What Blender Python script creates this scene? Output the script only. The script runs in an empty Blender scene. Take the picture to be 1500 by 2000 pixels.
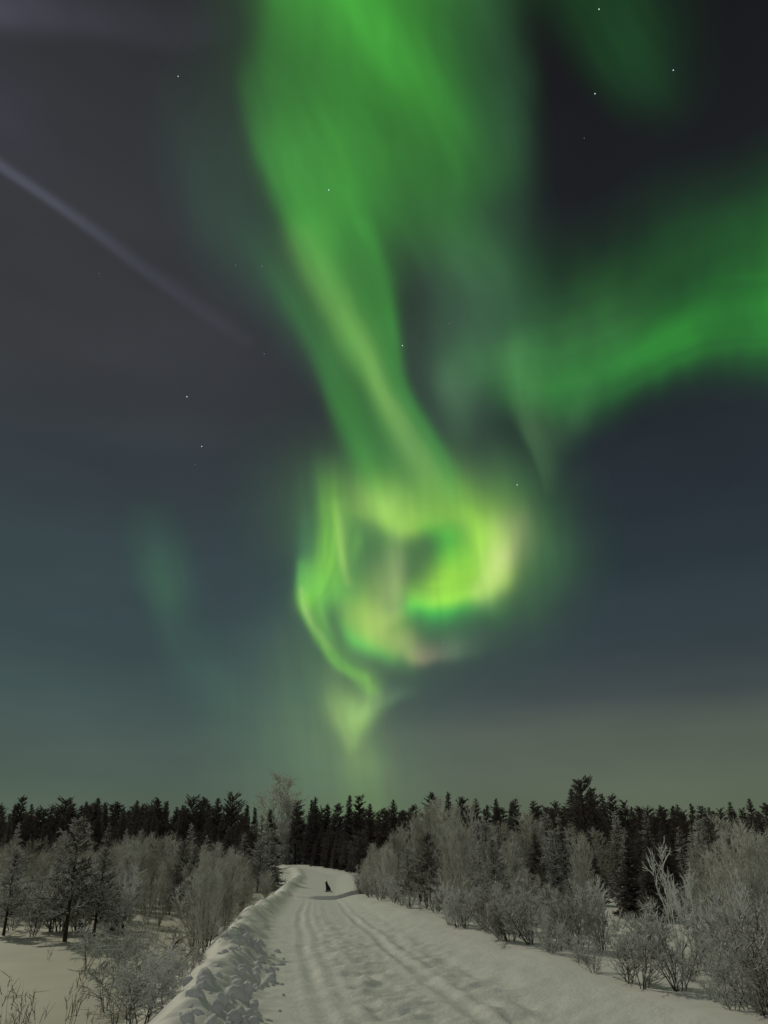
import bpy, math, random
import numpy as np
from mathutils import Vector

S = bpy.context.scene
C = S.collection

# ---------------------------------------------------------------- camera
EYE = 1.6
cam_data = bpy.data.cameras.new('camera')
cam = bpy.data.objects.new('camera', cam_data)
C.objects.link(cam)
cam.location = (0, 0, EYE)
cam.rotation_euler = (math.radians(90 + 25.1), 0, 0)
cam_data.sensor_fit = 'HORIZONTAL'
cam_data.angle = 2 * math.atan(750 / 1472)
cam_data.clip_start = .1
cam_data.clip_end = 12000
S.camera = cam

# ---------------------------------------------------------------- world: moonlit night sky
MOON_AZ, MOON_EL = -37.0, 34.0          # degrees, bearing from straight ahead (left is negative)
def lin(*c):
    c = np.array(c, float) / 255.0
    return np.where(c < .04045, c / 12.92, ((c + .055) / 1.055) ** 2.4)

LEFT_SKY = [(0,(92,104,86)),(4,(84,99,86)),(7,(78,94,88)),(11,(66,83,83)),(15,(60,76,79)),(20,(57,71,75)),(27,(54,62,67)),(33,(55,58,62)),(45,(55,57,61)),(55,(47,48,51)),(75,(44,43,46))]
RIGHT_SKY = [(0,(92,104,78)),(5,(94,104,89)),(8.5,(87,96,86)),(11,(67,76,77)),(14,(56,67,72)),(20,(46,57,63)),(27,(41,49,55)),(35,(33,37,41)),(45,(30,32,36)),(60,(21,21,22)),(75,(18,18,19))]


world = bpy.data.worlds.new('World')
S.world = world
world.use_nodes = True
wt = world.node_tree
wt.nodes.clear()
def wn(kind, **kw):
    n = wt.nodes.new(kind)
    for k, v in kw.items():
        setattr(n, k, v)
    return n
def wmath(op, a, b=None, c=None, clamp=False):
    n = wn('ShaderNodeMath', operation=op, use_clamp=clamp)
    for i, v in enumerate((a, b, c)):
        if v is None: continue
        if isinstance(v, (int, float)): n.inputs[i].default_value = v
        else: wt.links.new(v, n.inputs[i])
    return n.outputs[0]
tc = wn('ShaderNodeTexCoord')
sep = wn('ShaderNodeSeparateXYZ')
wt.links.new(tc.outputs['Generated'], sep.inputs[0])
elev = wmath('DIVIDE', wmath('ARCSINE', sep.outputs['Z']), math.radians(75), clamp=True)
def wramp(table):
    n = wn('ShaderNodeValToRGB')
    wt.links.new(elev, n.inputs[0])
    els = n.color_ramp.elements
    while len(els) < len(table): els.new(.5)
    for e, (deg, c) in zip(els, table):
        e.position = deg / 75
        e.color = (*lin(*c), 1)
    return n.outputs[0]
side = wn('ShaderNodeMapRange', interpolation_type='SMOOTHSTEP')
side.inputs['From Min'].default_value = -.28
side.inputs['From Max'].default_value = .28
wt.links.new(sep.outputs['X'], side.inputs['Value'])
mixn = wn('ShaderNodeMix', data_type='RGBA')
wt.links.new(side.outputs[0], mixn.inputs['Factor'])
wt.links.new(wramp(LEFT_SKY), mixn.inputs[6])
wt.links.new(wramp(RIGHT_SKY), mixn.inputs[7])
# thin uneven airglow
mapn = wn('ShaderNodeMapping')
mapn.inputs['Scale'].default_value = (2.2, 2.2, 7.0)
wt.links.new(tc.outputs['Generated'], mapn.inputs[0])
noi = wn('ShaderNodeTexNoise')
noi.inputs['Scale'].default_value = 2.0
noi.inputs['Detail'].default_value = 3.0
wt.links.new(mapn.outputs[0], noi.inputs['Vector'])
gl = wmath('MULTIPLY_ADD', noi.outputs[0], .36, .82)
mul = wn('ShaderNodeVectorMath', operation='SCALE')
wt.links.new(mixn.outputs[2], mul.inputs[0])
wt.links.new(gl, mul.inputs['Scale'])
# added glow fills the sky behind the photographer, brightening the camera-facing sides of trees
back = wn('ShaderNodeMapRange', interpolation_type='SMOOTHSTEP')
back.inputs['From Min'].default_value = .05
back.inputs['From Max'].default_value = -.75
wt.links.new(sep.outputs['Y'], back.inputs['Value'])
sky_glow = wn('ShaderNodeVectorMath', operation='SCALE')
sky_glow.inputs[0].default_value = (.222, .226, .200)
wt.links.new(wmath('MULTIPLY', back.outputs[0], wmath('MULTIPLY_ADD', noi.outputs[0], 1.0, .5)), sky_glow.inputs['Scale'])
summ = wn('ShaderNodeVectorMath', operation='ADD')
wt.links.new(mul.outputs[0], summ.inputs[0])
wt.links.new(sky_glow.outputs[0], summ.inputs[1])
bg = wn('ShaderNodeBackground')
wt.links.new(summ.outputs[0], bg.inputs[0])
bg.inputs[1].default_value = .96
sky = wn('ShaderNodeTexSky', sky_type='NISHITA')
sky.sun_disc = False
sky.sun_elevation = math.radians(MOON_EL)
sky.sun_rotation = math.radians(MOON_AZ)
bg2 = wn('ShaderNodeBackground')
bg2.inputs[1].default_value = .0002
wt.links.new(sky.outputs[0], bg2.inputs[0])
addw = wn('ShaderNodeAddShader')
wt.links.new(bg.outputs[0], addw.inputs[0])
wt.links.new(bg2.outputs[0], addw.inputs[1])
wo = wn('ShaderNodeOutputWorld')
wt.links.new(addw.outputs[0], wo.inputs[0])

# ---------------------------------------------------------------- the moon as the one lamp
moon_data = bpy.data.lights.new('moonlight', 'SUN')
moon_data.energy = 1.2
moon_data.angle = math.radians(.6)
moon_data.color = (1.0, .94, .73)
moon = bpy.data.objects.new('moonlight', moon_data)
C.objects.link(moon)
az, el = math.radians(MOON_AZ), math.radians(MOON_EL)
to_moon = Vector((math.sin(az) * math.cos(el), math.cos(az) * math.cos(el), math.sin(el)))
moon.rotation_euler = (-to_moon).to_track_quat('-Z', 'Y').to_euler()

S.view_settings.view_transform = 'Standard'
S.view_settings.look = 'None'
S.view_settings.exposure = 0
S.view_settings.gamma = 1
S.render.engine = 'CYCLES'
S.cycles.use_denoising = True
S.cycles.max_bounces = 6
S.cycles.diffuse_bounces = 3
S.cycles.transparent_max_bounces = 12

# ---------------------------------------------------------------- sky chart
# Star-chart coordinates of the night sky: gnomonic about bearing 0, elevation
# 25.1 degrees; 1472 chart units = 1 radian at the chart centre, (750, 1000).
CHART_F, CHART_EL = 1472.0, math.radians(25.1)

def chart_dir(u, v):
    a = (np.asarray(u, float) - 750.0) / CHART_F
    b = (1000.0 - np.asarray(v, float)) / CHART_F
    d = np.stack([a, math.cos(CHART_EL) - b * math.sin(CHART_EL), b * math.cos(CHART_EL) + math.sin(CHART_EL)], -1)
    return d / np.linalg.norm(d, axis=-1, keepdims=True)

def vnoise(x, y, seed):
    g = np.random.RandomState(seed).rand(64, 64)
    xi, yi = np.floor(x).astype(int), np.floor(y).astype(int)
    fx, fy = x - xi, y - yi
    fx, fy = fx * fx * (3 - 2 * fx), fy * fy * (3 - 2 * fy)
    a, b = g[yi % 64, xi % 64], g[yi % 64, (xi + 1) % 64]
    c, d = g[(yi + 1) % 64, xi % 64], g[(yi + 1) % 64, (xi + 1) % 64]
    return (a + (b - a) * fx) * (1 - fy) + (c + (d - c) * fx) * fy

def spline(P, n):
    P = np.array(P, float)
    t = np.linspace(0, len(P) - 1, n)
    i = np.minimum(t.astype(int), len(P) - 2)
    f = (t - i)[:, None]
    p0, p1, p2, p3 = P[np.maximum(i - 1, 0)], P[i], P[i + 1], P[np.minimum(i + 2, len(P) - 1)]
    q = .5 * (2 * p1 + (p2 - p0) * f + (2 * p0 - 5 * p1 + 4 * p2 - p3) * f ** 2 + (3 * p1 - p0 - 3 * p2 + p3) * f ** 3)
    lin_ = p1 + (p2 - p1) * f
    q[:, 2:] = np.maximum(lin_[:, 2:], 0)
    return q

# A ray of light: points (u, v, spread on the left or lower side, spread on the
# other side, strength), colour (linear), streak depth, streak length, width
def ray_light(U, V, ray, seed):
    pts, col = ray[0], np.array(ray[1])
    st, sl, sw = ray[2] if len(ray) > 2 else (.12, 160, 14)
    S = spline(pts, 14 * len(pts))
    T = np.gradient(S[:, :2], axis=0)
    T /= np.linalg.norm(T, axis=1, keepdims=True) + 1e-9
    L = np.concatenate([[0], np.cumsum(np.linalg.norm(np.diff(S[:, :2], axis=0), axis=1))])
    u, v = U.ravel().astype(np.float32), V.ravel().astype(np.float32)
    dd = [(u - p[0]) ** 2 + (v - p[1]) ** 2 for p in S]
    near = np.min(dd, axis=0)
    keep = near < (4.2 * S[:, 2:4].max()) ** 2
    u, v, near = u[keep], v[keep], near[keep]
    e = np.zeros(u.shape); wt = np.zeros(u.shape); al = np.zeros(u.shape); cr = np.zeros(u.shape)
    soft = 2 * max(6.0, .35 * float(S[:, 2:4].mean())) ** 2 + .12 * near
    for i in range(len(S)):
        d = dd[i][keep]
        q = np.exp(-(d - near) / soft)
        c = T[i, 0] * (v - S[i, 1]) - T[i, 1] * (u - S[i, 0])
        a = T[i, 0] * (u - S[i, 0]) + T[i, 1] * (v - S[i, 1])
        w = np.clip(c / (np.sqrt(d) + 3), -1, 1) * .5 + .5
        sg = S[i, 2] * w + S[i, 3] * (1 - w)
        e += q * np.exp(-.5 * d / np.maximum(sg, 1) ** 2) * S[i, 4]
        cr += q * c; al += q * (L[i] + a); wt += q
    e /= wt; cr /= wt; al /= wt
    if st:
        n = vnoise(al / sl + 7, cr / sw + 31, seed) * .65 + vnoise(al / (sl * .5) + 3, cr / (sw * .45) + 11, seed + 1) * .35
        e = e * (1 + st * 2 * (n - .5))
    out = np.zeros(U.size)
    out[keep.ravel()] = e
    return out.reshape(U.shape)[..., None] * col

def fbm(x, y, seed, octs=4):
    o = 0; a = .5
    for i in range(octs):
        o = o + a * (vnoise(x * 2 ** i + 100, y * 2 ** i + 100, seed + i) - .5); a *= .5
    return o

# one curtain's glow: its rays, ruffled sideways as a folded curtain is, with fine upright striae
def curtain_glow(rays, U, V, seed, ruffle, striae, mottle=.35):
    a1, s1, a2, s2 = ruffle
    Uw = U + a1 * fbm(U / s1, V / (s1 * 2.2), 400 + seed, 3) + a2 * fbm(U / s2 + 9, V / (s2 * 3.0), 410 + seed, 2)
    Vw = V + a1 * .9 * fbm(U / (s1 * .8) + 31, V / (s1 * 2.0) + 7, 420 + seed, 3) + a2 * .8 * fbm(U / s2 + 19, V / (s2 * 2.5), 430 + seed, 2)
    E = np.zeros(U.shape + (3,))
    for r in rays:
        E += ray_light(Uw, Vw, r, seed); seed += 2
    E *= np.clip(1 + mottle * 2 * fbm((U - .35 * (V - 500)) / 120 + 13, V / 260 + 5, 450 + seed, 4), .25, 1.8)[..., None]
    if striae:
        d, w, l, sx = striae
        k = (U + (V - 1000) * sx) / w
        E *= (1 + d * 2 * (vnoise(k, V / l, 440 + seed) * .6 + vnoise(k * 2.3 + 5, V / l * 1.4, 441 + seed) * .4 - .5))[..., None]
    return E
RUFFLE = {'band': ((60, 170, 20, 50), (.10, 50, 330, -.45)), 'arc': ((44, 150, 14, 40), (.10, 44, 260, .12)), 'wisp': ((30, 150, 8, 50), None), 'swirl': ((26, 85, 9, 26), (.13, 21, 150, -.1)),
          'tail': ((26, 80, 8, 26), (.14, 18, 140, -.1)), 'glow': ((24, 100, 8, 30), (.15, 20, 160, -.1)), 'streak': ((2, 300, 1, 60), None), 'haze': ((40, 220, 0, 40), None)}


# ---------------------------------------------------------------- helpers
def put(name, mesh, mat=None, parent=None):
    o = bpy.data.objects.new(name, mesh)
    C.objects.link(o)
    if mat: mesh.materials.append(mat)
    if parent: o.parent = parent
    return o

def tag(o, label=None, cat=None, group=None, kind=None):
    for k, v in (('label', label), ('category', cat), ('group', group), ('kind', kind)):
        if v: o[k] = v
    return o

def mesh_from(name, V, F, smooth=False):
    m = bpy.data.meshes.new(name)
    V = np.asarray(V, np.float32)
    F = np.asarray(F, np.int32)
    m.vertices.add(len(V)); m.vertices.foreach_set('co', V.ravel())
    k = F.shape[1]
    m.loops.add(F.size); m.loops.foreach_set('vertex_index', F.ravel())
    m.polygons.add(len(F))
    m.polygons.foreach_set('loop_start', np.arange(0, F.size, k, dtype=np.int32))
    if smooth: m.polygons.foreach_set('use_smooth', np.ones(len(F), bool))
    m.update(calc_edges=True)
    return m

class Spikes:
    """Collects many tapered three-sided shoots and joins them into one mesh."""
    def __init__(self): self.P, self.Q, self.R0, self.R1 = [], [], [], []
    def add(self, p, q, r0, r1=None):
        self.P.append(p); self.Q.append(q); self.R0.append(r0); self.R1.append(r0 * .15 if r1 is None else r1)
    def mesh(self, name, sides=3):
        P, Q = np.array(self.P, float), np.array(self.Q, float)
        R0, R1 = np.array(self.R0), np.array(self.R1)
        D = Q - P
        D /= np.linalg.norm(D, axis=1, keepdims=True) + 1e-9
        ref = np.where(np.abs(D[:, 2:3]) > .9, [[1., 0, 0]], [[0, 0, 1.]])
        A = np.cross(D, ref); A /= np.linalg.norm(A, axis=1, keepdims=True)
        B = np.cross(D, A)
        n = len(P)
        ang = np.arange(sides) * 2 * math.pi / sides
        ring = A[:, None] * np.cos(ang)[None, :, None] + B[:, None] * np.sin(ang)[None, :, None]
        V = np.concatenate([P[:, None] + ring * R0[:, None, None], Q[:, None] + ring * R1[:, None, None]], 1).reshape(-1, 3)
        base = (np.arange(n) * 2 * sides)[:, None]
        F = []
        for i in range(sides):
            j = (i + 1) % sides
            F.append(np.stack([base[:, 0] + i, base[:, 0] + j, base[:, 0] + sides + j, base[:, 0] + sides + i], 1))
        return mesh_from(name, V, np.concatenate(F), smooth=True)

def unit(v):
    return v / (np.linalg.norm(v) + 1e-9)

# ---------------------------------------------------------------- materials
def material(name):
    m = bpy.data.materials.new(name)
    m.use_nodes = True
    t = m.node_tree
    b = t.nodes['Principled BSDF']
    return m, t, b

def noise(t, scale, detail=4, coord='Object'):
    c = t.nodes.new('ShaderNodeTexCoord')
    n = t.nodes.new('ShaderNodeTexNoise')
    n.inputs['Scale'].default_value = scale
    n.inputs['Detail'].default_value = detail
    t.links.new(c.outputs[coord], n.inputs['Vector'])
    return n.outputs[0]

def ramp(t, fac, stops):
    r = t.nodes.new('ShaderNodeValToRGB')
    e = r.color_ramp.elements
    while len(e) < len(stops): e.new(.5)
    for x, (p, c) in zip(e, stops):
        x.position = p; x.color = (*c, 1)
    t.links.new(fac, r.inputs[0])
    return r.outputs[0]

def snow_material(name, tone, bumps, bump_strength):
    m, t, b = material(name)
    n = noise(t, 1.6, 6)
    t.links.new(ramp(t, n, [(.3, [c * .93 for c in tone]), (.7, tone)]), b.inputs['Base Color'])
    b.inputs['Roughness'].default_value = .62
    b.inputs['Specular IOR Level'].default_value = .25
    h = None
    for sc, w in bumps:
        k = t.nodes.new('ShaderNodeMath'); k.operation = 'MULTIPLY'
        t.links.new(noise(t, sc, 5), k.inputs[0]); k.inputs[1].default_value = w
        if h is None: h = k.outputs[0]
        else:
            a = t.nodes.new('ShaderNodeMath'); a.operation = 'ADD'
            t.links.new(h, a.inputs[0]); t.links.new(k.outputs[0], a.inputs[1]); h = a.outputs[0]
    bp = t.nodes.new('ShaderNodeBump')
    bp.inputs['Strength'].default_value = bump_strength
    bp.inputs['Distance'].default_value = .06
    t.links.new(h, bp.inputs['Height'])
    t.links.new(bp.outputs[0], b.inputs['Normal'])
    return m

def frosted_material(name, bark, bark2, frost, lo, hi, noise_scale=3.0, vary=.25, through=0):
    """Bark or needles, with hoarfrost lying on whatever faces upward and in uneven patches."""
    m, t, b = material(name)
    oi = t.nodes.new('ShaderNodeObjectInfo')
    under = ramp(t, noise(t, noise_scale * 1.7, 3), [(.35, bark), (.65, bark2)])
    geo = t.nodes.new('ShaderNodeNewGeometry')
    sx = t.nodes.new('ShaderNodeSeparateXYZ')
    t.links.new(geo.outputs['Normal'], sx.inputs[0])
    a = t.nodes.new('ShaderNodeMath'); a.operation = 'MULTIPLY_ADD'
    t.links.new(noise(t, noise_scale, 4), a.inputs[0]); a.inputs[1].default_value = 2.4; 
    t.links.new(sx.outputs['Z'], a.inputs[2])
    r = t.nodes.new('ShaderNodeMath'); r.operation = 'MULTIPLY_ADD'
    t.links.new(oi.outputs['Random'], r.inputs[0]); r.inputs[1].default_value = vary * 2
    t.links.new(a.outputs[0], r.inputs[2])
    mr = t.nodes.new('ShaderNodeMapRange')
    mr.inputs['From Min'].default_value = lo; mr.inputs['From Max'].default_value = hi
    t.links.new(r.outputs[0], mr.inputs['Value'])
    mx = t.nodes.new('ShaderNodeMix'); mx.data_type = 'RGBA'
    t.links.new(mr.outputs[0], mx.inputs['Factor'])
    t.links.new(under, mx.inputs[6])
    mx.inputs[7].default_value = (*frost, 1)
    t.links.new(mx.outputs[2], b.inputs['Base Color'])
    b.inputs['Roughness'].default_value = .8
    b.inputs['Specular IOR Level'].default_value = .2
    if through:
        tl = t.nodes.new('ShaderNodeBsdfTranslucent')
        t.links.new(mx.outputs[2], tl.inputs[0])
        ms = t.nodes.new('ShaderNodeMixShader'); ms.inputs[0].default_value = through
        t.links.new(b.outputs[0], ms.inputs[1]); t.links.new(tl.outputs[0], ms.inputs[2])
        t.links.new(ms.outputs[0], t.nodes['Material Output'].inputs['Surface'])
    return m

M_SNOW = snow_material('field_snow', (.78, .78, .75), [(1.5, .6), (9, .2)], .22)
M_ROAD = snow_material('packed_snow', (.74, .75, .73), [(4, .8), (16, .5), (50, .2)], .42)
M_FIELD = snow_material('dark_field_snow', (.52, .515, .435), [(1.5, .6), (9, .2)], .22)  # darker, more olive base colour than the other snow
M_CLOD = snow_material('clod_snow', (.78, .79, .80), [(9, .8), (40, .3)], .5)
M_DARKBARK = frosted_material('dark_bark', (.030, .024, .020), (.055, .042, .034), (.5, .5, .5), 1.9, 3.0)
M_NEEDLE = frosted_material('dark_needles', (.10, .080, .070), (.155, .12, .10), (.34, .33, .31), 1.6, 3.1, 1.2, .4, .3)
M_NEEDLE_FROST = frosted_material('frosted_needles', (.10, .092, .066), (.19, .145, .105), (.84, .85, .82), 1.15, 2.5, 2.0, .6, .35)
M_TWIG = frosted_material('frosted_twigs', (.26, .235, .185), (.42, .39, .31), (.86, .86, .82), .95, 2.55, 2.5, .7, .4)
M_TWIG_NEAR = frosted_material('hoarfrost_twigs', (.13, .12, .085), (.26, .235, .17), (.93, .94, .93), .95, 1.75, 5.0, .5, .4)
M_TWIG_PALE = frosted_material('rimed_twigs', (.32, .30, .24), (.48, .45, .37), (.90, .90, .86), .75, 2.3, 2.5, .6, .45)
M_STALK = frosted_material('dry_stalks', (.16, .11, .07), (.26, .19, .12), (.6, .58, .54), 1.3, 2.6, 4.0, .2)
M_DOG, _t, _b = material('black_fur')
_b.inputs['Roughness'].default_value = .75
_t.links.new(ramp(_t, noise(_t, 30, 4), [(.3, (.004, .004, .004)), (.7, (.010, .009, .009))]), _b.inputs['Base Color'])

# ---------------------------------------------------------------- lie of the land
def road_left(y):
    return np.interp(y, [-60, 0, 10, 14.4, 18.6, 26.6, 47.7, 50, 60, 75, 95, 110, 125], [3, -.2, -1.05, -1.64, -2.17, -3.1, -4.9, -5.1, -5.7, -6.5, -8.9, -12.6, -20])
def road_right(y):
    return np.interp(y, [-60, 0, 10, 14.4, 18.6, 26.6, 47.7, 55, 65, 80, 95, 110, 125], [7, 4.1, 3.25, 2.7, 2.0, .85, -1.5, -1.9, -2.4, -3.2, -6.6, -10.4, -17])
def smooth(a, b, x):
    t = np.clip((x - a) / (b - a), 0, 1)
    return t * t * (3 - 2 * t)
def land(x, y):
    x, y = np.asarray(x, float), np.asarray(y, float)
    L, R = x - road_left(y), x - road_right(y)
    far = np.interp(y, [48, 80, 110, 140, 400, 2600], [-.05, .6, 1.43, 2.0, 4.0, 6.0])
    near = np.interp(y, [0, 25, 36, 46], [0, 0, -.08, -.22])
    mid = np.clip(L / np.maximum(L - R, .5), -.5, 1.5) * 2 - 1
    lip = 49.0 + 1.6 * mid ** 2 + .25 * fbm(x * 1.5, y * 0, 61, 2)
    z = near + (far - near) * smooth(-.05, .06, y - lip)
    # the field on the left lies lower, and rises with distance
    field = np.interp(y, [-60, 30, 60, 90, 140], [-.4, -.4, -.1, .9, 2.0]) + .16 * fbm(x / 3.5, y / 3.5, 71, 3)
    z = z + (np.where(y > 110, far, field) - z) * smooth(-1.2, -2.3, L)
    # bank of ploughed snow along the left edge
    hb = np.interp(y, [0, 10, 20, 35, 48, 75, 110, 120], [.32, .35, .40, .40, .36, .36, .3, 0])
    rough = .55 + .95 * (fbm(x / .9 + 3, y / 1.9, 81, 5) + .45)
    z = z + hb * np.exp(-((L + .98) / np.where(L < -.98, .50, .46)) ** 2) * rough
    z = z + .22 * fbm(x / .24, y / .28, 91, 4) * np.exp(-((L + .75) / .6) ** 2) * smooth(45, 14, y)
    # low shoulder on the right
    hr = np.interp(y, [0, 20, 45, 80, 110, 120], [.22, .22, .26, .22, .2, 0])
    z = z + hr * smooth(-1.5, .2, R) * (1 + .5 * fbm(x / .8, y / 1.5, 95, 3) * smooth(-.8, 0, R))
    z = z + .25 * fbm(x / 2.5, y / 2.5, 97, 3) * smooth(.2, 2, R)
    # ruts, ridges and trampled snow between them
    on = smooth(0, .3, L) * smooth(.2, -.5, R) * smooth(60, 30, y)
    wob = .035 * np.sin(y * .33) + .02 * np.sin(y * .9 + 1)
    def groove(c, w, d): return d * np.exp(-((L - c - wob) / w) ** 2)
    g = -groove(.46, .10, .036) + groove(.28, .07, .014) + groove(.62, .06, .018) - groove(.80, .06, .018) + groove(.93, .05, .010)
    g = g + groove(2.05, .06, .024) - groove(2.24, .09, .030) + groove(2.42, .06, .026) - groove(2.60, .05, .014) - groove(1.45, .10, .014) + groove(1.22, .06, .012) - groove(3.05, .10, .016)
    g = g * (.35 + 1.3 * (fbm(x * 1.2, y * .5, 101, 3) + .3))
    chop = .17 * fbm(x / .30, y / .45, 111, 4) * (np.exp(-((L - 1.35) / .62) ** 2) + .9 * np.exp(-((L - 2.8) / .45) ** 2) + .3)
    chop = chop + .10 * np.maximum(fbm(x / .16, y / .24, 121, 2), 0) * np.exp(-((L - 1.5) / 1.0) ** 2)
    z = z + on * (g + chop * smooth(40, 12, y) + .012 * fbm(x / .5, y / 1.0, 131, 3))
    return z
def ground_z(x, y): return float(land(np.array([x]), np.array([y]))[0])

def grow(a, b, first, k):
    out = [a]; s = first
    while out[-1] < b: out.append(out[-1] + s); s *= k
    return out
ys = np.array(sorted([-v for v in grow(4, 250, .3, 1.25)]) + list(np.arange(-3.5, 6, .25)) + list(np.arange(6, 13, .055)) + list(np.arange(13, 20, .09)) + list(np.arange(20, 34, .17))
              + list(np.arange(34, 48, .35)) + list(np.arange(48, 52, .035)) + list(np.arange(52, 128, .7)) + grow(128.5, 2600, 1.5, 1.13))
xr_ = list(np.arange(-5.5, 5.2, .055)) + grow(5.25, 2500, .09, 1.045)
xl_ = [-v for v in grow(5.6, 2500, .09, 1.045)]
xs = np.array(sorted(xl_ + xr_))
X, Y = np.meshgrid(xs, ys)
Z = land(X, Y)
idx = np.arange(X.size).reshape(X.shape)
quads = np.stack([idx[:-1, :-1], idx[:-1, 1:], idx[1:, 1:], idx[1:, :-1]], -1).reshape(-1, 4)
cx = X.ravel()[quads].mean(1); cy = Y.ravel()[quads].mean(1)
is_road = (cx > road_left(cy)) & (cx < road_right(cy) - .15) & (cy < 122)
allv = np.stack([X.ravel(), Y.ravel(), Z.ravel()], 1)
def sheet(name, q, mat):
    used, inv = np.unique(q, return_inverse=True)
    o = put(name, mesh_from(name, allv[used], inv.reshape(q.shape), smooth=True), mat)
    tag(o, kind='structure')
    return o
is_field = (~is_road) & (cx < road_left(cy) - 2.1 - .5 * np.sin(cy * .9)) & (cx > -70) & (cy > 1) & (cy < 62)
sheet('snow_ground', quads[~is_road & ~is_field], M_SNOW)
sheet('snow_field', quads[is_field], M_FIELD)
sheet('snow_road', quads[is_road], M_ROAD)

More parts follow.
